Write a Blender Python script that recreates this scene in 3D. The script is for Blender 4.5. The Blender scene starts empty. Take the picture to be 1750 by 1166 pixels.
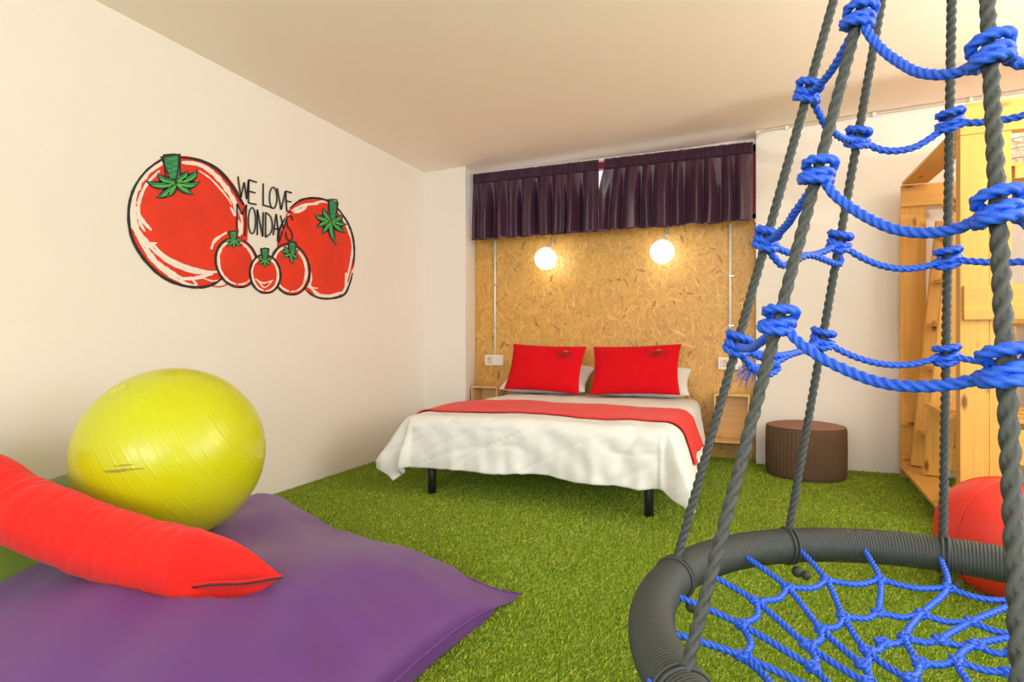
import bpy, bmesh, math, random
import numpy as np
from mathutils import Vector, Matrix
random.seed(7); rng = np.random.default_rng(7)
PI = math.pi; SC = bpy.context.scene; COL = SC.collection
# ------------------------------------------------------------------ camera
TH = math.atan(.4); CH = 1.0
FX, FY = -math.sin(TH), math.cos(TH); RX, RY = math.cos(TH), math.sin(TH)
cam = bpy.data.cameras.new('camera'); cam.sensor_width = 36; cam.lens = 36 * 1000 / 1750; cam.clip_start = .02
co = bpy.data.objects.new('camera', cam); COL.objects.link(co); co.location = (0, 0, CH)
co.rotation_euler = (PI / 2, 0, TH); SC.camera = co
def ray(px, py):
    k = (px - 875) / 1000; h = -(py - 583) / 1000
    return FX + k * RX, FY + k * RY, h
def on_x(px, py, X): d = ray(px, py); t = X / d[0]; return Vector((X, d[1] * t, CH + d[2] * t))
def on_y(px, py, Y): d = ray(px, py); t = Y / d[1]; return Vector((d[0] * t, Y, CH + d[2] * t))
def on_z(px, py, Z): d = ray(px, py); t = (Z - CH) / d[2]; return Vector((d[0] * t, d[1] * t, Z))
def cw(x, z, h=0): return Vector((z * FX + x * RX, z * FY + x * RY, h))
# ------------------------------------------------------------------ materials
MATS = {}
def mat(name, col, rough=.6, bump=0, bscale=200, metal=0, emit=0, sheen=0, spec=.5, var=0, vscale=3, coat=0, sub=0):
    if name in MATS: return MATS[name]
    m = bpy.data.materials.new(name); m.use_nodes = True; MATS[name] = m
    nt = m.node_tree; N = nt.nodes; L = nt.links; b = N['Principled BSDF']
    b.inputs['Base Color'].default_value = (*col, 1); b.inputs['Roughness'].default_value = rough
    b.inputs['Metallic'].default_value = metal; b.inputs['Specular IOR Level'].default_value = spec
    if sheen: b.inputs['Sheen Weight'].default_value = sheen
    if coat: b.inputs['Coat Weight'].default_value = coat; b.inputs['Coat Roughness'].default_value = .15
    if emit: b.inputs['Emission Color'].default_value = (*col, 1); b.inputs['Emission Strength'].default_value = emit
    tc = N.new('ShaderNodeTexCoord')
    if var:
        n = N.new('ShaderNodeTexNoise'); n.inputs['Scale'].default_value = vscale; n.inputs['Detail'].default_value = 4
        mx = N.new('ShaderNodeMix'); mx.data_type = 'RGBA'
        mx.inputs['A'].default_value = (*[c * (1 - var) for c in col], 1); mx.inputs['B'].default_value = (*[min(1, c * (1 + var)) for c in col], 1)
        L.new(tc.outputs['Object'], n.inputs['Vector']); L.new(n.outputs['Fac'], mx.inputs['Factor']); L.new(mx.outputs['Result'], b.inputs['Base Color'])
    if bump:
        n = N.new('ShaderNodeTexNoise'); n.inputs['Scale'].default_value = bscale; n.inputs['Detail'].default_value = 3
        bp = N.new('ShaderNodeBump'); bp.inputs['Strength'].default_value = bump; bp.inputs['Distance'].default_value = .002
        L.new(tc.outputs['Object'], n.inputs['Vector']); L.new(n.outputs['Fac'], bp.inputs['Height']); L.new(bp.outputs['Normal'], b.inputs['Normal'])
    return m
def attr_mat(name, rough=.5, bump=.2, bscale=150, trans=0):
    m = mat(name, (1, 1, 1), rough, bump, bscale); nt = m.node_tree
    a = nt.nodes.new('ShaderNodeAttribute'); a.attribute_name = 'Col'
    nt.links.new(a.outputs['Color'], nt.nodes['Principled BSDF'].inputs['Base Color']); return m
def pine(name, axis, dark=(.42, .19, .045), light=(.73, .39, .078)):
    m = mat(name, light, .5); nt = m.node_tree; N = nt.nodes; L = nt.links; b = N['Principled BSDF']
    tc = N.new('ShaderNodeTexCoord'); mp = N.new('ShaderNodeMapping'); s = [14, 14, 14]; s[axis] = .7
    mp.inputs['Scale'].default_value = s
    n = N.new('ShaderNodeTexNoise'); n.inputs['Scale'].default_value = 3; n.inputs['Detail'].default_value = 6; n.inputs['Distortion'].default_value = .6
    r = N.new('ShaderNodeValToRGB'); r.color_ramp.elements[0].position = .34; r.color_ramp.elements[1].position = .62
    mid = [(dark[i] + 2.5 * light[i]) / 3.5 for i in range(3)]
    r.color_ramp.elements[0].color = (*mid, 1); r.color_ramp.elements[1].color = (*light, 1)
    mp2 = N.new('ShaderNodeMapping'); s2 = [9, 9, 9]; s2[axis] = 3.2; mp2.inputs['Scale'].default_value = s2
    v = N.new('ShaderNodeTexVoronoi'); v.inputs['Scale'].default_value = 1
    rk = N.new('ShaderNodeValToRGB'); rk.color_ramp.elements[0].position = .07; rk.color_ramp.elements[1].position = .17
    rk.color_ramp.elements[0].color = (1, 1, 1, 1); rk.color_ramp.elements[1].color = (0, 0, 0, 1)
    mx = N.new('ShaderNodeMix'); mx.data_type = 'RGBA'; mx.inputs['B'].default_value = (.2, .07, .015, 1)
    L.new(tc.outputs['Object'], mp.inputs['Vector']); L.new(mp.outputs['Vector'], n.inputs['Vector']); L.new(n.outputs['Fac'], r.inputs['Fac'])
    L.new(tc.outputs['Object'], mp2.inputs['Vector']); L.new(mp2.outputs['Vector'], v.inputs['Vector']); L.new(v.outputs['Distance'], rk.inputs['Fac'])
    L.new(rk.outputs['Color'], mx.inputs['Factor']); L.new(r.outputs['Color'], mx.inputs['A']); L.new(mx.outputs['Result'], b.inputs['Base Color'])
    bp = N.new('ShaderNodeBump'); bp.inputs['Strength'].default_value = .15; bp.inputs['Distance'].default_value = .002
    L.new(n.outputs['Fac'], bp.inputs['Height']); L.new(bp.outputs['Normal'], b.inputs['Normal']); return m
M_WALL = mat('wall_paint', (.82, .775, .72), .75, .25, 60, var=.015, vscale=1.2)
M_CEIL = mat('ceiling_paint', (.94, .86, .76), .85, .1, 80)
M_WHITE = mat('white_plastic', (.85, .82, .76), .4)
PX = pine('pine_along_x', 0); PY = pine('pine_along_y', 1); PZ = pine('pine_along_z', 2)
NX = pine('ply_light', 0, (.62, .36, .12), (.8, .52, .22))
M_RED = mat('red_fabric', (.64, .002, .008), .9, .3, 500, sheen=.02, spec=.2)
M_REDB = mat('red_bolster_fabric', (.72, .018, .014), .9, .35, 600, sheen=.1, spec=.2)
M_RUN = mat('red_runner_fabric', (.72, .030, .022), .85, .25, 700, sheen=.1, spec=.2)
M_REDV = mat('red_vinyl', (.72, .03, .02), .38, .15, 250)
M_PUR = mat('purple_nylon', (.115, .032, .215), .5, .12, 900, sheen=.08, var=.04)
M_GREENB = mat('green_bag_fabric', (.12, .20, .012), .55, .12, 800, sheen=.2)
M_CUR = mat('aubergine_satin', (.050, .014, .038), .33, .1, 700, sheen=.08)
M_LIN = mat('white_linen', (.76, .76, .75), .85, .15, 500, spec=.2)
M_BLACK = mat('black_metal', (.02, .02, .022), .45)
M_BLUE = mat('blue_polypropylene_rope', (.012, .11, .78), .38, .5, 900, coat=.15)
M_GREY = mat('grey_rope', (.055, .060, .058), .5, .5, 900)
M_GREYR = mat('grey_cord_wrap', (.040, .046, .044), .5, .4, 1200)
M_YEL = mat('yellow_pvc', (.52, .54, .004), .3, .05, 300, coat=.1)
M_POUF = mat('brown_ribbed_fabric', (.115, .065, .035), .85, .4, 300)
M_POUFT = mat('brown_top_fabric', (.26, .13, .085), .8, .3, 300)
# ------------------------------------------------------------------ object helpers
def tag(o, label=None, cat=None, group=None, kind=None):
    if label: o['label'] = label
    if cat: o['category'] = cat
    if group: o['group'] = group
    if kind: o['kind'] = kind
    return o
def thing(name, loc, label, cat, group=None):
    o = bpy.data.objects.new(name, None); COL.objects.link(o); o.location = loc; o.empty_display_size = .05
    return tag(o, label, cat, group)
def link(name, me, m, parent=None, smooth=False):
    o = bpy.data.objects.new(name, me); COL.objects.link(o)
    if m: me.materials.append(m)
    if smooth: me.polygons.foreach_set('use_smooth', [True] * len(me.polygons))
    if parent:
        o.parent = parent
        if parent.parent is None: o.matrix_parent_inverse = Matrix.Translation(-parent.location)
    return o
def mesh(name, verts, faces, m, parent=None, smooth=False):
    me = bpy.data.meshes.new(name); me.from_pydata([tuple(v) for v in verts], [], faces); me.update()
    return link(name, me, m, parent, smooth)
class MB:
    def __init__(s): s.v = []; s.f = []
    def add(s, v, f): n = len(s.v); s.v += [tuple(p) for p in v]; s.f += [tuple(i + n for i in q) for q in f]; return s
    def box(s, x0, x1, y0, y1, z0, z1):
        return s.add([(x, y, z) for x in (x0, x1) for y in (y0, y1) for z in (z0, z1)],
                     [(0, 1, 3, 2), (4, 6, 7, 5), (0, 4, 5, 1), (2, 3, 7, 6), (0, 2, 6, 4), (1, 5, 7, 3)])
    def prism(s, pts, z0, z1):
        n = len(pts); v = [(p[0], p[1], z0) for p in pts] + [(p[0], p[1], z1) for p in pts]
        return s.add(v, [tuple(range(n))[::-1], tuple(range(n, 2 * n))] + [(i, (i + 1) % n, n + (i + 1) % n, n + i) for i in range(n)])
    def tube(s, pts, r, seg=10, prof=None, closed=False, cap=True):
        pts = [Vector(p) for p in pts]; n = len(pts); u = None; base = len(s.v)
        for i, p in enumerate(pts):
            if closed: t = (pts[(i + 1) % n] - pts[i - 1]).normalized()
            else: t = (pts[min(i + 1, n - 1)] - pts[max(i - 1, 0)]).normalized()
            if u is None: u = t.orthogonal().normalized()
            u = (u - t * u.dot(t)); u = u.normalized() if u.length > 1e-6 else t.orthogonal().normalized(); w = t.cross(u)
            rr = r[i] if hasattr(r, '__len__') else r
            for j in range(seg):
                a = 2 * PI * j / seg; q = rr * (prof(i, a) if prof else 1)
                s.v.append(tuple(p + u * (math.cos(a) * q) + w * (math.sin(a) * q)))
        for i in range(n if closed else n - 1):
            for j in range(seg):
                a, b = base + i * seg, base + ((i + 1) % n) * seg; k = (j + 1) % seg
                s.f.append((a + j, a + k, b + k, b + j))
        if cap and not closed: s.f.append(tuple(base + j for j in range(seg))[::-1]); s.f.append(tuple(base + (n - 1) * seg + j for j in range(seg)))
        return s
    def cyl(s, x, y, z0, z1, r, seg=24): return s.tube([(x, y, z0), (x, y, z1)], r, seg)
    def sphere(s, c, r, nu=32, nv=20, sc=(1, 1, 1)):
        v = [(c[0], c[1], c[2] + r * sc[2])]; f = []
        for i in range(1, nv):
            for j in range(nu):
                a = PI * i / nv; b = 2 * PI * j / nu
                v.append((c[0] + r * sc[0] * math.sin(a) * math.cos(b), c[1] + r * sc[1] * math.sin(a) * math.sin(b), c[2] + r * sc[2] * math.cos(a)))
        v.append((c[0], c[1], c[2] - r * sc[2])); e = len(v) - 1
        for j in range(nu):
            k = (j + 1) % nu; f.append((0, 1 + j, 1 + k)); f.append((e, 1 + (nv - 2) * nu + k, 1 + (nv - 2) * nu + j))
            for i in range(nv - 2): f.append((1 + i * nu + j, 1 + (i + 1) * nu + j, 1 + (i + 1) * nu + k, 1 + i * nu + k))
        return s.add(v, f)
    def grid(s, fn, nu, nv, u0=0., u1=1., v0=0., v1=1.):
        v = [fn(u0 + (u1 - u0) * i / nu, v0 + (v1 - v0) * j / nv) for i in range(nu + 1) for j in range(nv + 1)]
        return s.add(v, [(i * (nv + 1) + j, (i + 1) * (nv + 1) + j, (i + 1) * (nv + 1) + j + 1, i * (nv + 1) + j + 1) for i in range(nu) for j in range(nv)])
    def build(s, name, m, parent=None, smooth=False, bevel=0, solid=0):
        o = mesh(name, s.v, s.f, m, parent, smooth)
        if solid:
            d = o.modifiers.new('thickness', 'SOLIDIFY'); d.thickness = solid; d.offset = 0
        if bevel:
            d = o.modifiers.new('bevel', 'BEVEL'); d.width = bevel; d.segments = 2; d.limit_method = 'ANGLE'
        return o
def smoothpts(P, n, closed=False):
    P = [Vector(p) for p in P]; out = []; m = len(P)
    for i in range(m if closed else m - 1):
        if closed: a, b, c, d = P[i - 1], P[i], P[(i + 1) % m], P[(i + 2) % m]
        else: a, b, c, d = P[max(i - 1, 0)], P[i], P[i + 1], P[min(i + 2, m - 1)]
        for k in range(n):
            t = k / n
            out.append(.5 * (2 * b + (c - a) * t + (2 * a - 5 * b + 4 * c - d) * t * t + (3 * b - a - 3 * c + d) * t ** 3))
    if not closed: out.append(P[-1])
    return out
def resample(P, step):
    P = [Vector(p) for p in P]; L = [0]
    for a, b in zip(P, P[1:]): L.append(L[-1] + (b - a).length)
    n = max(2, int(L[-1] / step)); out = []; k = 0
    for i in range(n + 1):
        d = L[-1] * i / n
        while k < len(L) - 2 and L[k + 1] < d: k += 1
        q = (d - L[k]) / max(1e-9, L[k + 1] - L[k]); out.append(P[k].lerp(P[k + 1], min(1, q)))
    return out
def lobes(phi):
    p = (phi % (2 * PI / 3)) - PI / 3
    return .536 * math.cos(p) + math.sqrt(max(0, .2153 - (.536 * math.sin(p)) ** 2))
def rope(mb, P, r, pitch, seg=18, ph=0):
    step = pitch / 12; Q = resample(P, step)
    mb.tube(Q, r, seg, prof=lambda i, a: lobes(a + ph - 2 * PI * i / 12.0)); return mb
def vnoise(x, y=0., z=0.):
    from mathutils import noise
    return noise.noise(Vector((x, y, z)))
# ------------------------------------------------------------------ room shell
XL, XR, YB, YN, YP, YR = -2.855, 3.3, 5.15, 5.30, 4.89, -3.6
def zc(x): return 2.61 + .033 * (x + 2.86)
def wallbox(name, x0, x1, y0, y1, z0=0, z1=3.0, m=M_WALL):
    return tag(MB().box(x0, x1, y0, y1, z0, z1).build(name, m), kind='structure')
wallbox('wall_left', XL - .12, XL, YR - .1, YP)
tag(MB().prism([(XL - .12, YP), (-2.42, YP), (-2.515, YN), (-2.515, YN + .12), (XL - .12, YN + .12)], 0, 3).build('wall_pillar', M_WALL), kind='structure')
wallbox('wall_back', .075, XR + .1, YB, YN + .12)
b = MB().box(-2.515, .075, YN + .02, YN + .12, 0, 2.0).box(-2.515, .075, YN + .02, YN + .12, 2.64, 3.0)
tag(b.build('wall_niche', M_WALL), kind='structure')
b = MB().box(XR, XR + .1, YR - .1, -.6, 0, 3).box(XR, XR + .1, 2.2, YB, 0, 3).box(XR, XR + .1, -.6, 2.2, 0, .9).box(XR, XR + .1, -.6, 2.2, 2.3, 3)  # gap is an assumed window, out of view, for the side fill light
tag(b.build('wall_right', M_WALL), kind='structure')
b = MB().box(XL, -2.0, YR - .1, YR, 0, 3).box(2.2, XR, YR - .1, YR, 0, 3).box(-2.0, 2.2, YR - .1, YR, 0, .8).box(-2.0, 2.2, YR - .1, YR, 2.3, 3)  # opening behind the camera is assumed, made for the rear fill light
tag(b.build('wall_rear', M_WALL), kind='structure')
x0, x1 = XL - .1, XR + .1
tag(mesh('ceiling', [(x0, YR - .1, zc(x0)), (x1, YR - .1, zc(x1)), (x1, YN + .12, zc(x1)), (x0, YN + .12, zc(x0)),
                     (x0, YR - .1, 3), (x1, YR - .1, 3), (x1, YN + .12, 3), (x0, YN + .12, 3)],
         [(0, 1, 2, 3), (7, 6, 5, 4), (0, 4, 5, 1), (1, 5, 6, 2), (2, 6, 7, 3), (3, 7, 4, 0)], M_CEIL), kind='structure')
M_BASEG = mat('turf_backing', (.18, .26, .012), .9, .8, 400, var=.5, vscale=220)
tag(MB().box(XL - .1, XR + .1, YR - .1, YN + .1, -.06, -.001).build('floor', M_BASEG), kind='structure')
# chipboard panel with its strands
def osb():
    mb = MB().box(-2.51, .07, YN, YN + .019, .0, 2.03); cols = [(.60, .36, .10)] * 6
    W = 2.58; H = 2.03
    base = [(.66, .37, .085), (.72, .43, .11), (.60, .32, .07), (.74, .455, .125), (.70, .40, .09), (.63, .35, .085), (.40, .19, .05), (.80, .52, .19)]
    wt = [.25, .2, .17, .09, .18, .075, .02, .015]
    idx = rng.choice(8, 15000, p=wt)
    for k in range(15000):
        L = random.uniform(.025, .10) * (1.5 if random.random() < .15 else 1); w = L * random.uniform(.1, .3); a = random.gauss(PI / 2, .75)
        cx = random.uniform(-2.51, .07); cz = random.uniform(0, H); dy = -.0002 - .0016 * random.random()
        ca, sa = math.cos(a), math.sin(a); pts = []
        for (s, t) in ((-1, -.6), (-.7, .8 * random.random()), (-.1, 1), (.8, .8), (1, -.3), (.3, -1)):
            s += random.uniform(-.15, .15); t += random.uniform(-.2, .2)
            X = cx + s * L / 2 * ca - t * w / 2 * sa; Z = cz + s * L / 2 * sa + t * w / 2 * ca
            pts.append((min(.07, max(-2.51, X)), YN + dy, min(H, max(0, Z))))
        mb.add(pts, [(0, 1, 2, 3, 4, 5)])
        c = base[idx[k]]; q = random.uniform(.9, 1.08); cols.append(tuple(x * q for x in c))
    m = attr_mat('chipboard_strands', .42, .25, 250)
    me = bpy.data.meshes.new('headboard_panel'); me.from_pydata(mb.v, [], mb.f); me.update()
    ca = me.color_attributes.new('Col', 'FLOAT_COLOR', 'CORNER'); arr = []
    for p in me.polygons: arr += [*cols[p.index], 1] * p.loop_total
    ca.data.foreach_set('color', arr)
    o = link('headboard_panel', me, m)
    return tag(o, 'golden chipboard panel covering the recess wall behind the bed', 'wall panel')
osb()
# window above the panel
b = MB()
for q in ((-2.515, -2.46), (.02, .075), (-1.2, -1.15)): b.box(q[0], q[1], YN - .02, YN + .05, 2.03, 2.64)
b.box(-2.515, .075, YN - .02, YN + .05, 2.58, 2.64).box(-2.515, .075, YN - .02, YN + .05, 2.03, 2.06)
M_RF = mat('red_window_paint', (.42, .01, .015), .4)
w = tag(b.build('window_1', M_RF), kind='structure')
g = mat('window_glass', (1, 1, 1), .02); g.node_tree.nodes['Principled BSDF'].inputs['Transmission Weight'].default_value = 1
MB().box(-2.47, .03, YN + .02, YN + .026, 2.05, 2.59).build('pane', g, w)
# ------------------------------------------------------------------ turf
def turf():
    n = 1200000
    # more blades close to the viewer where they show largest
    u = rng.random(n); ang = rng.uniform(-1.05, 1.15, n); r = 1.0 + 5.2 * u ** .8
    dx, dy = -np.sin(-ang - 0 + TH), np.cos(-ang + TH)
    X = r * dx; Y = r * dy
    k = (X > XL + .01) & (X < XR) & (Y < np.where((X > -2.5) & (X < .06), YN, YB) - .005) & ~((X < -2.42) & (Y > YP))
    X, Y = X[k], Y[k]; n = len(X)
    D = np.hypot(X, Y)
    h = rng.uniform(.007, .014, n); wd = rng.uniform(.0006, .0011, n) * (1 + .3 * D / 2); a = rng.uniform(0, 2 * PI, n); lean = rng.uniform(.2, 1.2, n) * h
    b = a + rng.uniform(.8, 2.3, n)
    V = np.zeros((n, 4, 3)); 
    V[:, 0] = np.stack([X + np.cos(a) * wd, Y + np.sin(a) * wd, np.zeros(n) - .001], 1)
    V[:, 1] = np.stack([X - np.cos(a) * wd, Y - np.sin(a) * wd, np.zeros(n) - .001], 1)
    V[:, 2] = np.stack([X + np.cos(b) * lean * .35 - np.cos(a) * wd * .7, Y + np.sin(b) * lean * .35 - np.sin(a) * wd * .7, h * .7], 1)
    V[:, 3] = np.stack([X + np.cos(b) * lean, Y + np.sin(b) * lean, h], 1)
    me = bpy.data.meshes.new('turf'); me.vertices.add(4 * n); me.vertices.foreach_set('co', V.reshape(-1))
    F = (np.arange(n)[:, None] * 4 + np.array([0, 1, 2, 0, 2, 3])[None, :]).reshape(-1)
    me.loops.add(6 * n); me.loops.foreach_set('vertex_index', F); me.polygons.add(2 * n)
    me.polygons.foreach_set('loop_start', np.arange(2 * n) * 3); me.update(calc_edges=True)
    t = rng.random(n)[:, None]; c0 = np.array([.13, .25, .008]); c1 = np.array([.40, .50, .022]); c2 = np.array([.56, .54, .10])
    C = c0 * (1 - t) + c1 * t; pick = rng.random(n) < .07; C[pick] = c2
    C4 = np.concatenate([C, np.ones((n, 1))], 1); C4 = np.repeat(C4, 4, axis=0)
    ca = me.color_attributes.new('Col', 'FLOAT_COLOR', 'POINT'); ca.data.foreach_set('color', C4.reshape(-1))
    m = attr_mat('turf_blades', .55, 0)
    o = link('turf', me, m)
    return tag(o, 'short bright green artificial grass carpet covering the whole floor', 'artificial grass', kind='stuff')
turf()
# ------------------------------------------------------------------ mural
def mural():
    XW = XL + .0012; layer = [0]
    rt = on_x(411, 386, XW)
    root = thing('wall_mural', (XL, rt.y, rt.z), 'hand-painted mural of five red tomatoes with black lettering on the white wall', 'mural')
    def W(c, l):
        p = on_x(200 + c[0] / 3.977, 240 + c[1] / 3.977, XW); p.x = XW + l * .00025; return p
    red = mat('mural_red', (.74, .030, .006), .6, 0, var=.28, vscale=5); crm = mat('mural_cream', (.84, .79, .72), .7)
    blk = mat('mural_black', (.018, .014, .014), .6); grn = mat('mural_green', (.02, .24, .10), .6, 0, var=.3, vscale=20); lim = mat('mural_lime', (.14, .50, .06), .6)
    def poly(mb, P, l, sm=True):
        Q = smoothpts([Vector((p[0], p[1], 0)) for p in P], 5, True) if sm else [Vector((p[0], p[1], 0)) for p in P]
        mb.add([W(q, l) for q in Q], [tuple(range(len(Q)))])
    def stroke(mb, P, w, l, taper=True, n=6, rough=.0):
        Q = smoothpts([Vector((p[0], p[1], 0)) for p in P], n) if len(P) > 2 else [Vector((*P[0], 0)), Vector((*P[0], 0)).lerp(Vector((*P[1], 0)), .5), Vector((*P[1], 0))]
        m = len(Q); v = []
        for i, q in enumerate(Q):
            t = (Q[min(i + 1, m - 1)] - Q[max(i - 1, 0)]); t = t.normalized() if t.length else Vector((1, 0, 0)); nn = Vector((-t.y, t.x, 0))
            s = i / (m - 1); ww = w / 2 * ((.25 + .75 * math.sin(PI * min(1, max(0, .08 + .84 * s))) ** .6) if taper else 1)
            ww *= 1 + rough * vnoise(q.x * .03, q.y * .03, l)
            v += [W(q + nn * ww, l), W(q - nn * ww, l)]
        mb.add(v, [(2 * i, 2 * i + 1, 2 * i + 3, 2 * i + 2) for i in range(m - 1)])
    def leaf(mb, c, k, t, w, l):
        Q = [Vector((*c, 0)) * (1 - s) ** 2 + Vector((*k, 0)) * 2 * s * (1 - s) + Vector((*t, 0)) * s * s for s in [i / 10 for i in range(11)]]
        v = []
        for i, q in enumerate(Q):
            d = (Q[min(i + 1, 10)] - Q[max(i - 1, 0)]).normalized(); nn = Vector((-d.y, d.x, 0)); s = i / 10
            ww = w / 2 * (.45 + 1.6 * s * (1 - s) * 1.6) * (1 - s ** 3)
            v += [W(q + nn * ww, l), W(q - nn * ww, l)]
        mb.add(v, [(2 * i, 2 * i + 1, 2 * i + 3, 2 * i + 2) for i in range(10)])
    def tomato(L, body, rim, creams, blacks, stem, cen, tips, lw, sw, label):
        b = MB(); poly(b, body, L)
        o = b.build('painted_tomato', red, root); o['label'] = label
        r = MB()
        for q in rim: stroke(r, q, sw * .5, L + .5, rough=.4)
        if rim: r.build('rim_stroke', red, o)
        c = MB()
        for i, q in enumerate(creams): stroke(c, q[1:], q[0], L + 1 + i * .12, rough=.5)
        c.build('highlight_stroke', crm, o)
        k = MB()
        for q in blacks: stroke(k, q, sw * 1.15, L + 4, rough=.35)
        for t, kk in tips: leaf(k, cen, kk, (t[0] + (t[0] - cen[0]) * .05, t[1] + (t[1] - cen[1]) * .06), lw * 1.75, L + 4.5)
        cx = sum(p[0] for p in stem) / 4; cy = sum(p[1] for p in stem) / 4
        poly(k, [(cx + (p[0] - cx) * 1.28, cy + (p[1] - cy) * 1.12) for p in stem], L + 4.8, False)
        k.build('outline', blk, o)
        kk_ = MB(); X0, X1 = min(p[0] for p in stem), max(p[0] for p in stem); Y0, Y1 = min(p[1] for p in stem), max(p[1] for p in stem)
        for (a_, b_) in ((.04, .2), (.96, .8)): stroke(kk_, [(X0 + (X1 - X0) * a_, Y0), (X0 + (X1 - X0) * (a_ * .6 + b_ * .4 if a_ < .5 else a_ - .03), (Y0 + Y1) / 2), (X0 + (X1 - X0) * b_, Y1)], sw * .6, L + 5.95, taper=False)
        stroke(kk_, [(X0, Y0 + 2), (cx, Y0 - 4), (X1, Y0 + 2)], sw * .7, L + 5.96, taper=False)
        for q_ in range(3): stroke(kk_, [(X0 + (X1 - X0) * .25, Y0 + (Y1 - Y0) * (.35 + .2 * q_)), (X0 + (X1 - X0) * .6, Y0 + (Y1 - Y0) * (.40 + .2 * q_))], sw * .3, L + 5.97)
        kk_.build('outline', blk, o)
        s = MB(); poly(s, stem, L + 5.2, False)
        for t, kk in tips: leaf(s, cen, kk, t, lw, L + 5.4)
        s.build('stalk', grn, o)
        h = MB()
        for t, kk in tips:
            m1 = (kk[0] * .5 + cen[0] * .5, kk[1] * .5 + cen[1] * .5); m2 = (t[0] * .4 + kk[0] * .6, t[1] * .4 + kk[1] * .6)
            stroke(h, [cen, m1, m2], lw * .28, L + 5.8)
        y0, y1 = min(p[1] for p in stem), max(p[1] for p in stem)
        for i in range(4):
            yy = y0 + (y1 - y0) * (i + .7) / 4.6; ww = (max(p[0] for p in stem) - min(p[0] for p in stem)) * .28
            stroke(h, [(cx - ww, yy + 6), (cx, yy + 2), (cx + ww, yy - 5)], sw * .25, L + 5.9)
        h.build('stalk_highlight', lim, o)
    E = lambda cx, cy, rx, ry, a0, a1, n=9, rot=0: [(cx + rx * math.cos(math.radians(a0 + (a1 - a0) * i / n)) + rot * ry * math.sin(math.radians(a0 + (a1 - a0) * i / n)), cy + ry * math.sin(math.radians(a0 + (a1 - a0) * i / n))) for i in range(n + 1)]
    tomato(0, [(72, 520), (84, 410), (130, 290), (210, 190), (300, 125), (430, 104), (560, 125), (680, 180), (780, 280), (845, 390), (880, 490), (888, 650), (860, 800), (790, 900), (680, 965), (560, 1003), (430, 985), (300, 918), (180, 800), (100, 670)],
           [[(640, 990), (700, 995), (760, 975)]],
           [[46, (310, 150), (200, 225), (128, 340), (108, 460), (118, 570), (160, 660), (215, 735)], [24, (290, 205), (200, 300), (150, 420), (150, 540), (190, 620)],
            [24, (125, 450), (170, 540), (235, 612)], [26, (105, 575), (190, 670), (265, 760), (400, 850), (540, 895), (690, 893)], [16, (165, 693), (220, 700), (272, 698)],
            [34, (200, 730), (250, 810), (350, 890), (445, 940)], [22, (135, 650), (220, 790), (340, 905), (470, 975), (545, 985)], [22, (240, 700), (330, 790), (480, 860), (640, 900)],
            [26, (430, 942), (540, 935), (650, 905)], [16, (500, 935), (525, 960), (545, 985)], [10, (585, 935), (640, 955), (700, 950)],
            [34, (440, 150), (560, 165), (660, 230), (745, 330), (800, 430), (815, 520)], [12, (555, 205), (640, 265), (735, 370), (780, 440)], [14, (800, 400), (845, 520), (850, 640)],
            [30, (820, 540), (838, 600), (830, 650)], [18, (770, 455), (790, 490), (800, 515)], [20, (640, 740), (665, 680), (745, 625)]],
           [[(430, 116), (560, 135), (680, 195), (770, 295), (835, 400), (862, 440)], [(300, 132), (200, 205), (122, 312), (84, 430), (80, 560), (112, 690), (190, 815), (300, 922), (430, 982), (560, 1000), (655, 978), (722, 930)]],
           [(310, 118), (420, 100), (424, 255), (362, 262)], (400, 285),
           [((195, 268), (270, 335)), ((280, 220), (295, 285)), ((265, 382), (330, 385)), ((330, 385), (370, 360)), ((522, 368), (455, 340)), ((562, 275), (500, 330)), ((533, 195), (545, 265)), ((480, 205), (470, 250))], 36, 19,
           'largest tomato at the left of the mural')
    tomato(1, [(1180, 455), (1240, 405), (1330, 385), (1430, 402), (1500, 455), (1565, 550), (1603, 650), (1618, 750), (1608, 850), (1585, 970), (1545, 1050), (1440, 1082), (1350, 1066), (1280, 1020), (1200, 980), (1130, 860), (1095, 760), (1090, 680), (1120, 570)], [],
           [[20, (1185, 480), (1270, 440), (1370, 430)], [26, (1200, 490), (1260, 470), (1290, 440)], [16, (1330, 430), (1400, 415), (1440, 430)], [16, (1505, 480), (1560, 580), (1600, 700), (1590, 820), (1560, 950)], [12, (1545, 540), (1575, 600), (1590, 660)],
            [18, (1555, 900), (1555, 990), (1530, 1050)], [24, (1290, 960), (1360, 1045), (1440, 1060), (1540, 1030)], [14, (1540, 1040), (1580, 960), (1600, 880)], [12, (1280, 985), (1310, 1000), (1365, 1005)], [16, (1120, 640), (1140, 560), (1170, 500)],
            [14, (1255, 740), (1300, 860), (1320, 940), (1300, 1000)]],
           [[(1175, 462), (1240, 410), (1320, 392), (1400, 400), (1440, 420)], [(1490, 450), (1560, 548), (1600, 650), (1612, 760), (1604, 860)], [(1600, 900), (1580, 975), (1540, 1050), (1440, 1076), (1350, 1064), (1285, 1020)], [(1090, 690), (1098, 620), (1140, 530)]],
           [(1436, 405), (1497, 428), (1480, 535), (1440, 530)], (1458, 545),
           [((1345, 500), (1370, 540)), ((1400, 455), (1405, 510)), ((1355, 600), (1390, 560)), ((1390, 640), (1420, 600)), ((1495, 712), (1440, 630)), ((1555, 628), (1500, 605)), ((1560, 570), (1510, 575)), ((1530, 500), (1520, 540))], 28, 13,
           'second largest tomato at the right end of the mural')
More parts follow.
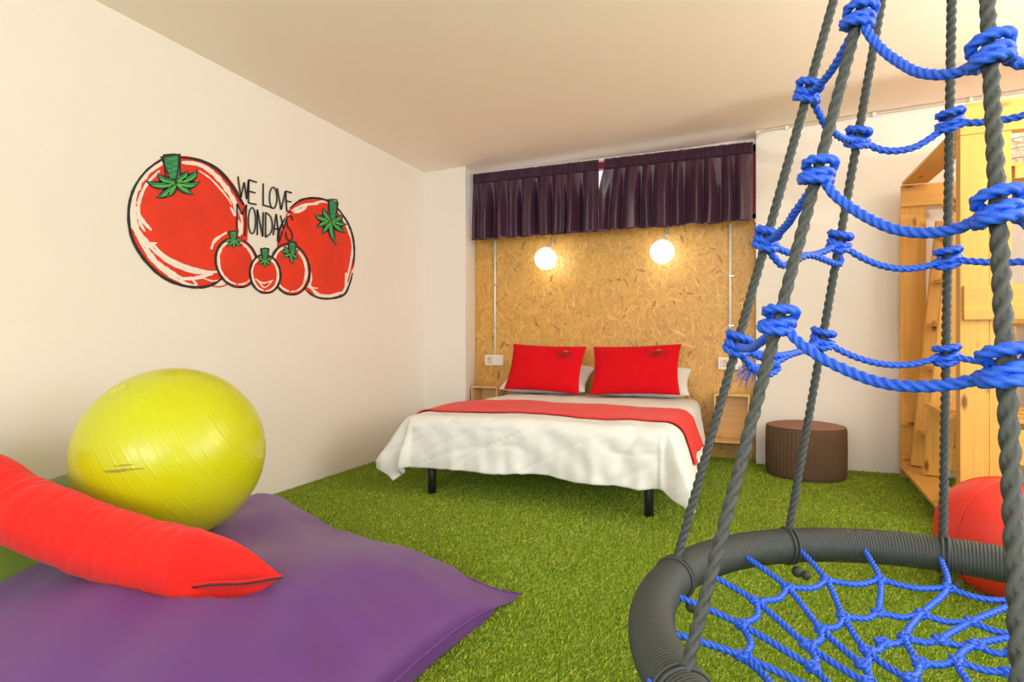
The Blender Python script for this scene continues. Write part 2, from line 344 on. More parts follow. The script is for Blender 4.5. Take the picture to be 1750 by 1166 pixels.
    def small(L, cx, cy, rx, ry, stem, cen, tips, lw, sw, rot, label, extra=[]):
        tomato(L, E(cx, cy, rx, ry, 0, 330, 11, rot), [],
               [[sw * 1.5] + E(cx, cy, rx * .86, ry * .86, 100, 285, 9, rot), [sw * 1.1] + E(cx, cy, rx * .84, ry * .86, -70, 95, 9, rot), [sw * .6] + E(cx + 4, cy, rx * .74, ry * .8, -60, 40, 6, rot)] + extra,
               [E(cx, cy, rx * .98, ry * .98, -80, 95, 9, rot), E(cx, cy, rx * .98, ry * .98, 80, 285, 10, rot)], stem, cen, tips, lw, sw, label)
    small(8, 812, 832, 145, 172, [(758, 620), (815, 620), (808, 678), (772, 674)], (795, 684), [((728, 692), (755, 672)), ((738, 722), (765, 705)), ((795, 738), (790, 715)), ((842, 722), (822, 708)), ((855, 682), (830, 672))], 17, 13, .12, 'small tomato right beside the largest one')
    small(8.3, 1175, 876, 134, 178, [(1163, 692), (1215, 702), (1200, 768), (1166, 762)], (1180, 770), [((1105, 755), (1140, 752)), ((1118, 792), (1150, 785)), ((1200, 846), (1178, 815)), ((1233, 805), (1210, 795)), ((1232, 748), (1212, 755)), ((1135, 712), (1140, 745))], 19, 13, .08, 'small tomato in front of the right large one')
    small(14, 1004, 908, 106, 134, [(976, 737), (1026, 737), (1019, 808), (986, 808)], (1003, 818), [((950, 795), (970, 805)), ((955, 840), (975, 832)), ((1004, 865), (1000, 845)), ((1042, 850), (1030, 838)), ((1055, 798), (1035, 805))], 16, 13, .05, 'smallest tomato in the middle of the row',
          [[10, (935, 940), (990, 970), (1060, 950)], [9, (950, 950), (1000, 1000), (1050, 960)]])
    t = MB(); LS = [[(818, 245), (838, 390)], [(838, 390), (860, 285)], [(860, 285), (878, 400)], [(878, 400), (890, 268)],
                    [(892, 268), (890, 428)], [(892, 268), (948, 286)], [(891, 345), (938, 358)], [(890, 426), (945, 436)],
                    [(990, 293), (990, 442)], [(988, 440), (1044, 455)], [(1085, 325), (1112, 472)], [(1112, 472), (1142, 345)],
                    [(1142, 345), (1150, 482)], [(1142, 345), (1186, 358)], [(1146, 412), (1182, 420)], [(1148, 480), (1180, 488)],
                    [(812, 612), (812, 430)], [(812, 430), (846, 505)], [(846, 505), (876, 438)], [(876, 438), (866, 652)],
                    [(950, 645), (950, 470)], [(950, 470), (986, 655)], [(986, 655), (990, 488)],
                    [(1006, 490), (1006, 660)], [(1058, 645), (1078, 500)], [(1078, 500), (1100, 672)], [(1062, 598), (1096, 608)],
                    [(1108, 510), (1128, 600)], [(1155, 515), (1098, 694)]]
    for q in LS: stroke(t, q, 10, 21, taper=False)
    def ell(cx, cy, rx, ry): return [(cx + rx * math.cos(a), cy + ry * math.sin(a)) for a in [2 * PI * i / 14 for i in range(15)]]
    stroke(t, ell(1058, 391, 25, 72), 9, 21.2, taper=False); stroke(t, ell(914, 546, 25, 88), 9, 21.2, taper=False)
    stroke(t, [(1006, 490), (1040, 520), (1052, 580), (1040, 630), (1006, 660)], 9, 21.2, taper=False)
    stroke(t, [(1190, 545), (1182, 517), (1160, 518), (1150, 550), (1160, 590), (1184, 625), (1188, 665), (1170, 682), (1150, 665), (1145, 620)], 9, 21.2, taper=False)
    o = t.build('lettering', blk, root); o['label'] = 'black hand-painted words WE LOVE MONDAYS'
mural()
# ------------------------------------------------------------------ curtains
def curtain(xa, xb, label, seed, lean=0):
    zt, zb, Y = 2.585, 1.955, 5.03
    root = thing('curtain', ((xa + xb) / 2, Y, zb), label, 'curtain', None)
    fr = random.Random(seed); ks = [(fr.uniform(40, 62), fr.uniform(0, 6), 1.0), (fr.uniform(75, 100), fr.uniform(0, 6), .5), (fr.uniform(22, 34), fr.uniform(0, 6), .7)]
    def fold(x, q):
        x2 = x + .012 * vnoise(x * 4, q * 1.2, seed)
        return sum(a * math.sin(k * x2 + p + .5 * vnoise(x * 3, q * 1.5, seed + 3)) for k, p, a in ks) / 1.6
    def f(u, v):
        q = v; A = .012 + .046 * min(1, q * 2.2); x = xa + (xb - xa) * u
        xx = x - lean * (1 - u) ** 3 * .055 * min(1, q * 2.2) ** .8
        sh = fold(x, q); xx += .006 * math.cos(ks[0][0] * x) * q
        z = zt - .075 - (zt - .075 - zb) * q - (.012 * fold(x * 1.0, 1) + .01 * vnoise(x * 6, 3, seed)) * q
        return (xx, Y - A * sh - .012 * q, z)
    MB().grid(f, 260, 26).build('curtain_cloth', M_CUR, root, True, solid=.0015)
    def h(u, v):
        x = xa + (xb - xa) * u; r = math.sin(x * 2 * PI / .0165 + 2 * vnoise(x * 9, 0, seed)); edge = .5 + .5 * math.cos(2 * PI * v)
        return (x, Y - .006 - .0045 * r - (.010 * fold(x, 0) + .003) * v, zt - .085 * v + .004 * vnoise(x * 25, 1, seed) * (1 - v) + .003 * r * (1 - v))
    MB().grid(h, 620, 8).build('gathered_heading', M_CUR, root, True, solid=.002)
curtain(-2.405, -1.195, 'left dark purple satin valance curtain above the bed', 3)
curtain(-1.145, .052, 'right dark purple satin valance curtain above the bed, next to the white wall', 9, 1)
tag(MB().box(-2.41, .06, 5.045, 5.075, 2.585, 2.60).build('curtain_rail', M_WHITE), 'thin white ceiling rail carrying both purple curtains', 'curtain rail')
# ------------------------------------------------------------------ globe lamps, pipes, sockets
M_GLOBE = mat('lit_globe', (1, .93, .82), .3, emit=4)
def pipe(mb, x, z0, z1, y=YN - .012, r=.0085): mb.tube([(x, y, z0), (x, y, z1)], r, 12)
def globe(x, z, label):
    y = 5.12; root = thing('globe_lamp', (x, YN, z + .14), label, 'wall lamp', 'globe lamps on the panel')
    MB().sphere((x, y, z), .101, 40, 26).build('glass_globe', M_GLOBE, root, True)
    b = MB(); b.tube([(x + .012, YN - .008, 1.99), (x + .012, YN - .008, z + .155), (x + .01, YN - .03, z + .13), (x + .004, y + .04, z + .112), (x, y, z + .098)], .009, 12)
    b.build('stem', M_WHITE, root, True)
    b = MB().cyl(x, y, z + .088, z + .108, .034, 24); b.build('collar', M_WHITE, root, True)
    b = MB().box(x + .012, x + .036, YN - .022, YN - .002, z + .165, z + .18); b.build('clip', mat('zinc', (.5, .55, .58), .35, metal=.9), root, bevel=.002)
    L = bpy.data.lights.new('globe_light', 'POINT'); L.energy = 2.6; L.color = (1, .78, .5); L.shadow_soft_size = .1
    o = bpy.data.objects.new('globe_light', L); COL.objects.link(o); o.location = (x, y, z); o.parent = root
    o.matrix_parent_inverse = Matrix.Translation(-root.location)
globe(-1.715, 1.757, 'left lit white globe lamp on the chipboard panel')
globe(-.666, 1.762, 'right lit white globe lamp on the chipboard panel')
def socket(x, z, label):
    root = thing('wall_socket', (x, YN, z), label, 'socket', 'socket boxes beside the bed')
    MB().box(x - .095, x + .095, YN - .045, YN - .002, z - .052, z + .052).build('housing', M_WHITE, root, bevel=.005)
    b = MB().box(x - .075, x - .005, YN - .05, YN - .044, z - .038, z + .038)
    p = b.build('socket_plate', mat('socket_ivory', (.78, .73, .62), .4), root, bevel=.003)
    d = MB()
    for dz in (-.02, .004, .022):
        for dx in (-.052, -.034): d.box(x + dx - .004, x + dx + .004, YN - .0515, YN - .0495, z + dz - .004, z + dz + .004)
    d.build('pin_hole', M_BLACK, p)
    b = MB(); b.tube([(x, YN - .014, z + .05), (x, YN - .014, 1.99)], .0105, 12); b.build('conduit', M_WHITE, root, True)
    for zz in (1.13, 1.55):
        MB().box(x - .013, x + .032, YN - .026, YN - .002, zz - .008, zz + .008).build('clip', MATS['zinc'] if 'zinc' in MATS else M_WHITE, root, bevel=.002)
socket(-2.295, .812, 'white socket box with conduit left of the bed')
socket(-.125, .81, 'white socket box with conduit right of the bed, behind the ropes')
# ceiling conduit on the back wall
P = [(.084, 5.14, 2.64), (.086, 5.135, 2.66), (.12, 5.135, 2.685), (.2, 5.135, 2.70)] + [(x, 5.135, zc(x) - .016) for x in (.45, 1, 2, 3.25)]
P2 = smoothpts(P[:5], 6) + [Vector(p) for p in P[5:]]
r_ = thing('cable_conduit', (1.2, 5.14, 2.7), 'thin pale cable conduit running along the top of the back wall', 'conduit')
MB().tube(P2, .009, 10).build('conduit', mat('conduit_grey', (.62, .56, .48), .5), r_, True)
for x in (.3, .9, 1.5): MB().box(x - .012, x + .012, 5.12, 5.15, zc(x) - .032, zc(x) - .005).build('clip', M_WHITE, r_, bevel=.002)
# ------------------------------------------------------------------ bedside boxes
def bedside(x, label):
    y0, y1, z0, z1, w = 5.06, 5.297, .17, .565, .135; t = .012
    root = thing('bedside_box', (x, y1, z0), label, 'bedside table', 'plywood boxes beside the bed')
    MB().box(x - w, x + w, y0, y1, z1 - t, z1).build('top_panel', NX, root, bevel=.001)
    MB().box(x - w, x + w, y0, y1, z0, z0 + t).build('bottom_panel', NX, root, bevel=.001)
    MB().box(x - w, x - w + t, y0, y1, z0 + t, z1 - t).build('side_panel', NX, root)
    MB().box(x + w - t, x + w, y0, y1, z0 + t, z1 - t).build('side_panel', NX, root)
    MB().box(x - w + t, x + w - t, y1 - t, y1, z0 + t, z1 - t).build('back_panel', NX, root)
bedside(-.108, 'open plywood bedside box on the panel right of the bed'); bedside(-2.31, 'open plywood bedside box on the panel left of the bed')
# ------------------------------------------------------------------ bed
BX0, BX1, BY0, BY1 = -2.01, -.41, 3.27, 5.24; BC = (BX0 + BX1) / 2
bed = thing('bed', (BC, 4.25, 0), 'double bed with cylindrical black legs against the chipboard panel', 'bed')
MB().box(BX0 + .03, BX1 - .03, BY0 + .04, BY1, .235, .30).build('bed_base', mat('bed_base_wood', (.45, .26, .12), .6), bed, bevel=.01)
for (x, y) in ((-1.907, 3.36), (-.513, 3.38), (-1.907, 5.1), (-.513, 5.1)): MB().cyl(x, y, 0, .24, .026).build('leg', M_BLACK, bed, True)
MB().box(BX0, BX1, BY0, BY1, .30, .50).build('mattress', M_LIN, bed, bevel=.05)
def drape(x, yv, off=0., front=True, seed=0, amp=1.0):
    # x : sheet coordinate across, yv : sheet coordinate along; overflow beyond the mattress edge turns down
    ex, ey = min(max(x, BX0 + .03), BX1 - .03), max(yv, BY0 + .05)
    dx, dy = x - ex, yv - ey; n = 2.6
    d = (abs(dx) ** n + abs(dy) ** n) ** (1 / n) if (dx or dy) else 0
    top = .527 + .018 * vnoise(ex * 2.2, ey * 2.2, 1) + .014 * math.sin((ey - BY0) * 2.1) + .006 * vnoise(ex * 7, ey * 6, 5) + off
    cx = (ex - BC) / .8; top -= .012 * cx ** 4
    if d < 1e-6: return (ex, ey, top)
    hx, hy = dx / math.hypot(dx, dy), dy / math.hypot(dx, dy)
    R = .085
    if d < R * PI / 2: g = R * math.sin(d / R); k = R * (1 - math.cos(d / R))
    else:
        e = d - R * PI / 2; g = R + e * .10; k = R + e * .99
    corner = min(1, 2 * min(abs(dx), abs(dy)) / (d + 1e-6))
    q = min(1, d / .35)
    s = (ex * 1.0 if abs(hy) > .5 else ey) ; a = math.atan2(hy, hx)
    w = (math.sin(s * 9 + 2 * vnoise(s * 2, 0, seed) + seed) * .018 + vnoise(s * 5, d * 3, seed + 4) * .035 + vnoise(s * 14, d * 5, 8) * .012) * q
    w += corner * (.055 * math.sin(a * 7 + 1) * q + (.085 if hx > 0 else .055) * q * q)
    side = abs(hx) * (.06 if hx > 0 else .07) * q * max(0, min(1, (BY1 - ey) / .8))
    g += (w * amp + side) + off; k -= .03 * corner * vnoise(a * 3, d * 4, 2)
    return (ex + hx * g, ey + hy * g, top - k)
def duvet():
    def f(u, v):
        x = BX0 - .33 + (BX1 - BX0 + .66) * u
        y = BY1 - .02 - (BY1 - .02 - (BY0 - .33)) * v
        y += .03 * vnoise(x * 3, 9) * v
        p = Vector(drape(x, y, 0, seed=2)); d = Vector(p)
        # diagonal pull creases over the foot face
        c = (.009 * vnoise((p.x + p.z * 1.3) * 7, p.z * 2, 3) + .010 * max(0, 1 - abs(vnoise((p.x - p.z * 1.6) * 2.6, (p.x * .5 + p.z) * 1.2, 13)) * 12) + .007 * max(0, 1 - abs(vnoise((p.x * .8 - p.z * 2.1) * 2.6, (p.x + p.z) * .9, 41)) * 14) + .008 * vnoise(p.x * 17, p.z * 4, 6) * min(1, max(0, (.36 - p.z) * 9))) * min(1, max(0, (3.45 - p.y) * 6)); d.y += c
        return (d.x, d.y, max(.06, d.z))
    m = MB().grid(f, 150, 150)
    n = 151
    o = m.build('duvet', M_LIN, None, True)
    # roll the hem under
    s = o.modifiers.new('thickness', 'SOLIDIFY'); s.thickness = .035; s.offset = 1
    b = o.modifiers.new('smooth', 'SUBSURF'); b.levels = 1; b.render_levels = 1
    tag(o, 'white puffy duvet draped over the bed and hanging at its foot', 'duvet')
duvet()
def runner():
    def f(u, v):
        x = BX0 - .26 + (BX1 - BX0 + .52) * u; y = 3.44 + .64 * v + .02 * math.sin(u * 3)
        return drape(x, y, .010, seed=2)
    o = MB().grid(f, 150, 30).build('bed_runner', M_RUN, None, True, solid=.006)
    tag(o, 'coral red bed runner laid across the white duvet', 'bed runner')
runner()
def pillow(W, H, T, u, v, side, seed, pinch=.07):
    # local x across, y up, z thickness
    x = W / 2 * u * (1 - pinch * (1 - v * v) ** 1.0 * abs(u)); y = H / 2 * v * (1 - pinch * (1 - u * u) * abs(v))
    f = (max(0, 1 - u ** 4) * max(0, 1 - v ** 4)) ** .55
    wr = .006 * vnoise(u * 3, v * 3, seed) + .004 * vnoise(u * 7 + v * 3, v * 5, seed + 1)
    e = max(abs(u), abs(v)); wr += .006 * math.sin(14 * (u if abs(v) > abs(u) else v) * 2 + seed) * max(0, (e - .6)) * (1 - e) * 6
    return Vector((x, y, side * (T / 2 * f + wr * f ** .3 * (1 if f > 0 else 0))))
def pillow_obj(name, W, H, T, M4, m, seed, parent=None):
    b = MB()
    fn = lambda s: (lambda u, v: M4 @ pillow(W, H, T, math.sin(u * PI / 2), math.sin(v * PI / 2), s, seed))
    b.grid(fn(1), 36, 30, -1, 1, -1, 1); b.grid(fn(-1), 36, 30, -1, 1, -1, 1)
    me = bpy.data.meshes.new(name); bm = bmesh.new(); vs = [bm.verts.new(v) for v in b.v]
    for q in b.f: bm.faces.new([vs[i] for i in q])
    bmesh.ops.remove_doubles(bm, verts=bm.verts, dist=.0004); bmesh.ops.recalc_face_normals(bm, faces=bm.faces); bm.to_mesh(me); bm.free()
    return link(name, me, m, parent, True)
def frame(origin, xdir, ydir):
    x = Vector(xdir).normalized(); y = Vector(ydir); y = (y - x * y.dot(x)).normalized(); z = x.cross(y)
    m = Matrix.Identity(4); 
    for i in range(3): m[i][0], m[i][1], m[i][2], m[i][3] = x[i], y[i], z[i], origin[i]
    return m
def red_pillow(cx, w, rot, label, seed, ty=.0):
    M4 = frame((cx, 4.95, .758), (math.cos(rot), -.02, math.sin(rot)), (-math.sin(rot), .42, .91))
    root = thing('cushion', (cx, 4.88, .56), label, 'pillow', 'red pillows on the bed')
    W, H, T = w, .45, .15
    pillow_obj('pillow_cover', W, H, T, M4, M_RED, seed, root)
    # small printed word TOMATE with a green tuft above
    u0, v0 = .56, .34; lh, lw, gap = .27, .054, .028
    def S(u, v): p = pillow(W, H, T, u, v, 1, seed); return M4 @ (p + Vector((0, 0, .0022)))
    G = {'T': [((0, 1), (1, 1)), ((.5, 1), (.5, 0))], 'O': [((0, 1), (1, 1)), ((1, 1), (1, 0)), ((1, 0), (0, 0)), ((0, 0), (0, 1))],
         'M': [((0, 0), (0, 1)), ((0, 1), (.5, .35)), ((.5, .35), (1, 1)), ((1, 1), (1, 0))], 'A': [((0, 0), (.3, 1)), ((.3, 1), (.7, 1)), ((.7, 1), (1, 0)), ((.1, .45), (.9, .45))],
         'E': [((1, 1), (0, 1)), ((0, 1), (0, 0)), ((0, 0), (1, 0)), ((0, .5), (.8, .5))]}
    b = MB()
    for i, ch in enumerate('TOMATE'):
        ox = u0 + (i - 3) * (lw + gap)
        for (a, c) in G[ch]:
            A = Vector((ox + a[0] * lw, v0 + a[1] * lh, 0)); C = Vector((ox + c[0] * lw, v0 + c[1] * lh, 0))
            d = (C - A); d2 = Vector((d.x * W, d.y * H, 0)).normalized(); n = Vector((-d2.y / W, d2.x / H, 0)) * .0044
            vv = []
            for k in range(5): q = A.lerp(C, k / 4); vv += [S(q.x + n.x, q.y + n.y), S(q.x - n.x, q.y - n.y)]
            b.add(vv, [(2 * k, 2 * k + 1, 2 * k + 3, 2 * k + 2) for k in range(4)])
    b.build('printed_word', mat('print_black', (.03, .015, .012), .7), root)['label'] = 'small black printed word TOMATE'
    b = MB(); c = Vector((u0 + .0, v0 + lh + .035, 0))
    for a in (-1.2, -.6, 0, .6, 1.2):
        t = c + Vector((math.sin(a) * .09, math.cos(a) * .09, 0)); n = Vector((math.cos(a) * .012, -math.sin(a) * .02, 0))
        b.add([S(c.x + n.x, c.y + n.y), S(t.x, t.y), S(c.x - n.x, c.y - n.y)], [(0, 1, 2)])
    b.build('printed_tuft', mat('print_green', (.12, .28, .12), .7), root)
red_pillow(-1.665, .70, -.035, 'left red pillow with a small printed word, leaning on white pillows', 3)
red_pillow(-.868, .75, .035, 'right red pillow with a small printed word, leaning on white pillows', 7)
def wp(cx, w, rot, label, seed):
    o = pillow_obj('pillow', w, .42, .16, frame((cx, 5.13, .655), (1, rot, 0), (0, .80, .42)), M_LIN, seed)
    o['label'] = label; o['category'] = 'pillow'; o['group'] = 'white pillows on the bed'
wp(-1.70, .82, -.02, 'left white pillow behind the left red pillow', 21); wp(-.83, .80, .02, 'right white pillow behind the right red pillow', 22)
# ------------------------------------------------------------------ pouf
pf = thing('pouf', (.41, 4.85, 0), 'round brown ribbed pouf standing against the white wall', 'pouf')
b = MB(); N_ = 240; zs = [.004, .02, .04, .2, .345, .362, .37]; rs = [.255, .265, .27, .272, .27, .266, .258]; v = []
for z, r in zip(zs, rs):
    for j in range(N_): a = 2 * PI * j / N_; rr = r + .0022 * math.sin(a * 60); v.append((.41 + rr * math.cos(a), 4.85 + rr * math.sin(a), z))
b.add(v, [(i * N_ + j, i * N_ + (j + 1) % N_, (i + 1) * N_ + (j + 1) % N_, (i + 1) * N_ + j) for i in range(len(zs) - 1) for j in range(N_)])
b.build('side_cover', M_POUF, pf, True)
b = MB(); v = [(.41, 4.85, .395)]
for k, (r, z) in enumerate(((.1, .394), (.18, .39), (.235, .381), (.258, .370))):
    v += [(.41 + r * math.cos(2 * PI * j / 48), 4.85 + r * math.sin(2 * PI * j / 48), z) for j in range(48)]
f = [(0, 1 + j, 1 + (j + 1) % 48) for j in range(48)] + [(1 + i * 48 + j, 1 + (i + 1) * 48 + j, 1 + (i + 1) * 48 + (j + 1) % 48, 1 + i * 48 + (j + 1) % 48) for i in range(3) for j in range(48)]
b.add(v, f).build('top_cushion', M_POUFT, pf, True)
b = MB().tube([(.41 + .262 * math.cos(2 * PI * j / 64), 4.85 + .262 * math.sin(2 * PI * j / 64), .369) for j in range(64)], .004, 6, closed=True)
b.build('piping', M_POUF, pf, True)
# ------------------------------------------------------------------ bean bags, ball, bolster
def bag(name, C, H, m, label, seed, p=.42, wr=1.0, peak=None, seamz=.05, cave=.055):
    C = [Vector((*c, 0)) for c in C]
    root = thing(name, ((C[0] + C[2]) / 2), label, 'bean bag')
    def base(u, v): return C[0] * (1 - u) * (1 - v) + C[1] * u * (1 - v) + C[2] * u * v + C[3] * (1 - u) * v
    def pt(u, v, top):
        s, t = 2 * u - 1, 2 * v - 1
        f = (max(0, 1 - abs(s) ** 3) * max(0, 1 - abs(t) ** 3)) ** p
        for (cu, cv) in ((1, 1), (0, 1), (1, 0)):
            k = (abs(cu - u) + abs(cv - v) - .10) / .085; k = min(1, max(0, k)); f *= .03 + .97 * k * k * (3 - 2 * k)
        q = base(.5 + s * .5 * (1 - .055 * (1 - t * t) * abs(s)), .5 + t * .5 * (1 - (cave if t > 0 else .055) * (1 - s * s) * abs(t)))
        cor = min(1, (abs(s) * abs(t)) ** 3 * 1.4); e = max(abs(s), abs(t))
        fold = (.05 * vnoise(u * 3.1, v * 3.1, seed) + .022 * vnoise(u * 8 + v * 5, v * 6, seed + 2)) * f * wr
        ed = s if abs(t) > abs(s) else t
        fold += .042 * math.sin(ed * 17 + 3 * vnoise(ed * 3, seed)) * max(0, e - .62) * max(0, 1 - e) * 9 * wr * .5 * min(1, f * 3)
        z = seamz * (1 - cor) + .012 * cor
        g = (1 - .35 * (s * s + t * t) * .5) * (1 - (.42 if cave > .06 else 0) * max(0, t) * min(1, u * 2.2))
        if peak: g *= 1 + peak[2] * math.exp(-((u - peak[0]) ** 2 + (v - peak[1]) ** 2) / .05)
        if top: z += H * f * g + fold
        else: z = max(.006, z - .12 * f ** .5)
        dh = math.hypot(q.x - BC3.x, q.y - BC3.y)
        if dh < BR: z = min(z, BC3.z - math.sqrt(BR * BR - dh * dh) - .002)
        if -2.74 < q.x < -1.25:
            yc = np.interp(q.x, PXS, PYS); zc_ = float(np.interp(q.x, PXS, PZS)); dd = abs(q.y - float(yc))
            if dd < .105: z = min(z, zc_ - math.sqrt(.105 ** 2 - dd * dd) - .004 + .012)
        if top: z = max(z, .008)
        q.z = z
        # walls bulge outwards below the crest
        return q
    b = MB(); n = 110
    b.grid(lambda u, v: pt(.5 - .5 * math.cos(PI * u), .5 - .5 * math.cos(PI * v), True), n, n); b.grid(lambda u, v: pt(.5 - .5 * math.cos(PI * u), .5 - .5 * math.cos(PI * v), False), n, n)
    me = bpy.data.meshes.new(name); bm = bmesh.new(); vs = [bm.verts.new(x) for x in b.v]
    for q in b.f: bm.faces.new([vs[i] for i in q])
    bmesh.ops.remove_doubles(bm, verts=bm.verts, dist=.0003); bmesh.ops.recalc_face_normals(bm, faces=bm.faces); bm.to_mesh(me); bm.free()
    link('bag_cover', me, m, root, True)
    # stitched seam along the rim
    R = []
    for k in range(4 * 60):
        s = k / 60; i = int(s); t = s - i
        u, v = [(t, 0), (1, t), (1 - t, 1), (0, 1 - t)][i]; R.append(pt(u, v, True))
    MB().tube(R, .005, 6, closed=True).build('seam', m, root, True)
    return pt
# exercise ball
BC3 = Vector((-2.075, 1.63, .562)); BR = .332
ball = thing('exercise_ball', BC3 - Vector((0, 0, BR)), 'large yellow-green inflated exercise ball resting on the bean bags', 'exercise ball')
ax = (Vector((RX * .86 + FX * .5, RY * .86 + FY * .5, 0)) * .80 + Vector((0, 0, 1)) * .52 + Vector((.5 * RX - .86 * FX, .5 * RY - .86 * FY, 0)) * .22).normalized(); u_ = ax.orthogonal().normalized(); w_ = ax.cross(u_)
nv = 440; nu = 96; v = []
for i in range(nv + 1):
    a = PI * i / nv; k = (a * 26 / PI) % 1; r = BR + (.0007 * math.exp(-((k - .5) / .06) ** 2) if .12 < a / PI < .9 else 0)
    for j in range(nu): c = 2 * PI * j / nu; v.append(BC3 + ax * (r * math.cos(a)) + (u_ * math.cos(c) + w_ * math.sin(c)) * (r * math.sin(a)))
f = [(i * nu + j, (i + 1) * nu + j, (i + 1) * nu + (j + 1) % nu, i * nu + (j + 1) % nu) for i in range(nv) for j in range(nu)]
mesh('ball_skin', v, f, M_YEL, ball, True)
def ballpt(px, py, off=.0015):
    d = Vector(ray(px, py)); o = Vector((0, 0, CH)) - BC3; A = d.dot(d); B = 2 * o.dot(d); Cc = o.dot(o) - (BR + off) ** 2
    t = (-B - math.sqrt(max(0, B * B - 4 * A * Cc))) / (2 * A); return Vector((0, 0, CH)) + d * t
b = MB()
for (xa, xb, ya, yb, w) in ((193, 228, 797, 794, 1.1), (177, 246, 806, 801, 1.5), (180, 215, 808, 806, .9)):
    vv = []
    for k in range(13): t = k / 12; x = xa + (xb - xa) * t; y = ya + (yb - ya) * t; hw = w * (.4 + .6 * math.sin(PI * t)) * (1 + .5 * vnoise(x * .4)); vv += [ballpt(x, y - hw), ballpt(x, y + hw)]
    b.add(vv, [(2 * k, 2 * k + 1, 2 * k + 3, 2 * k + 2) for k in range(12)])
b.build('scuff_mark', mat('olive_scuff', (.30, .24, .015), .6), ball)['label'] = 'dark worn print smudge'
b = MB(); vv = []
for (x, y) in ((186, 676), (189, 668), (214, 655), (216, 664)): vv.append(ballpt(x, y, .0018))
b.add(vv, [(0, 1, 2, 3)]).build('worn_label', mat('pale_label', (.62, .60, .06), .5), ball)['label'] = 'pale worn patch near the top'
# red bolster
P = smoothpts([(-2.74, 1.06, .57), (-2.42, 1.10, .565), (-2.28, 1.12, .54), (-2.16, 1.14, .475), (-2.02, 1.16, .435), (-1.86, 1.20, .385), (-1.70, 1.235, .35), (-1.54, 1.27, .325)], 16)
P = resample(P, .006); n = len(P)
bol = thing('bolster', (-1.9, 1.2, .3), 'long red cylindrical bolster cushion lying on the purple bean bag', 'bolster')
E1 = cw(-.545 * 1.70, 1.70, .285); E2 = cw(-.392 * 1.74, 1.74, .295)
def wr(x, a): return 1 + .034 * vnoise(x * 42 + .8 * vnoise(x * 5, a), math.cos(a) * 1.2, math.sin(a) * 1.2) + .018 * vnoise(x * 13, math.cos(a) * 2, math.sin(a) * 2) - .02 * math.exp(-((x + 2.08 + .02 * math.sin(2 * a)) / .012) ** 2) - .015 * math.exp(-((x + 2.15 - .02 * math.cos(a)) / .01) ** 2)
SG = 56; V = []; ring_ = []
for i, p in enumerate(P):
    t = (P[min(i + 1, n - 1)] - P[max(i - 1, 0)]).normalized(); sd = Vector((0, -1, 0)); sd = (sd - t * sd.dot(t)).normalized(); up = sd.cross(t) * -1
    if up.z < 0: up = -up
    e = i * .006; r = (.088 + .018 * min(1, max(0, (p.x + 2.45) / .35))) * min(1, ((e + .004) / .12) ** .5)
    for j in range(SG): a = 2 * PI * j / SG; q = r * wr(p.x, a); V.append(p + sd * (q * math.cos(a)) + up * (q * math.sin(a)))
last = V[-SG:]; NE = 34
for i in range(1, NE + 1):
    q = i / NE
    for j in range(SG):
        a = 2 * PI * j / SG; seg = E1.lerp(E2, .5 - .5 * math.cos(a)); b0 = last[j]; fl = Vector((b0.x, b0.y, seg.z))
        m_ = b0.lerp(seg, q ** 1.15); th = math.sqrt(max(0, 1 - q ** 3.6)); m_.z = seg.z * q ** 1.0 + P[-1].z * (1 - q ** 1.0) + (b0.z - P[-1].z) * th
        m_ += Vector((0, 0, .004 * math.sin(a * 9) * q * (1 - q) * 3)); V.append(m_)
nr = n + NE; F = [(i * SG + j, i * SG + (j + 1) % SG, (i + 1) * SG + (j + 1) % SG, (i + 1) * SG + j) for i in range(nr - 1) for j in range(SG)] + [tuple(range(SG))[::-1], tuple((nr - 1) * SG + j for j in range(SG))]
mesh('bolster_cover', V, F, M_REDB, bol, True)
PXS = [p.x for p in P] + [-1.25]; PYS = [p.y for p in P] + [1.32]; PZS = [p.z for p in P] + [.36]
sdv = (E1 - E2).normalized(); nx = Vector((.5, -.8, 0)).normalized() * .003
MB().tube([E1.lerp(E2, k / 16) + nx + Vector((0, 0, .003 * math.sin(k * .5))) for k in range(17)], .0032, 8).build('zip', mat('zip_black', (.03, .015, .02), .5), bol, True)
MB().tube([E1.lerp(E2, k / 16) + nx + Vector((0, 0, .0055 + .003 * math.sin(k * .5))) for k in range(17)], .0036, 8).build('piping', M_REDB, bol, True)
PB = bag('bean_bag', [(-2.35, .42), (-.86, .5), (-.82, 2.13), (-2.74, 2.86)], .212, M_PUR, 'large purple nylon bean bag lying flat on the grass', 5, wr=.8, cave=.21, seamz=.075)
bag('bean_bag', [(-2.80, .95), (-2.2, 1.0), (-2.28, 2.0), (-2.82, 2.1)], .42, M_GREENB, 'olive green bean bag against the left wall under the red bolster', 11, wr=.6, seamz=.04)
# ------------------------------------------------------------------ red pouf ball at right
rc = cw(.86 * 2.27, 2.27, 0); 
rb = thing('round_bean_bag', (rc.x, rc.y, 0), 'shiny red round vinyl bean bag beside the wooden post', 'bean bag')
b = MB(); v = []; nu, nv = 72, 40
for i in range(nv + 1):
    a = PI * i / nv
    for j in range(nu):
        c = 2 * PI * j / nu; seam = -.006 * math.exp(-(((c * 6 / (2 * PI)) % 1 - .5) / .035) ** 2); r = .262 + seam + .004 * vnoise(math.cos(c) * 3, math.sin(c) * 3, a * 3)
        z = .232 + .232 * math.cos(a) * (1 if a < PI / 2 else .98); sq = (math.sin(a)) ** .82
        v.append((rc.x + r * sq * math.cos(c), rc.y + r * sq * math.sin(c), max(.004, z)))
f = [(i * nu + j, (i + 1) * nu + j, (i + 1) * nu + (j + 1) % nu, i * nu + (j + 1) % nu) for i in range(nv) for j in range(nu)]
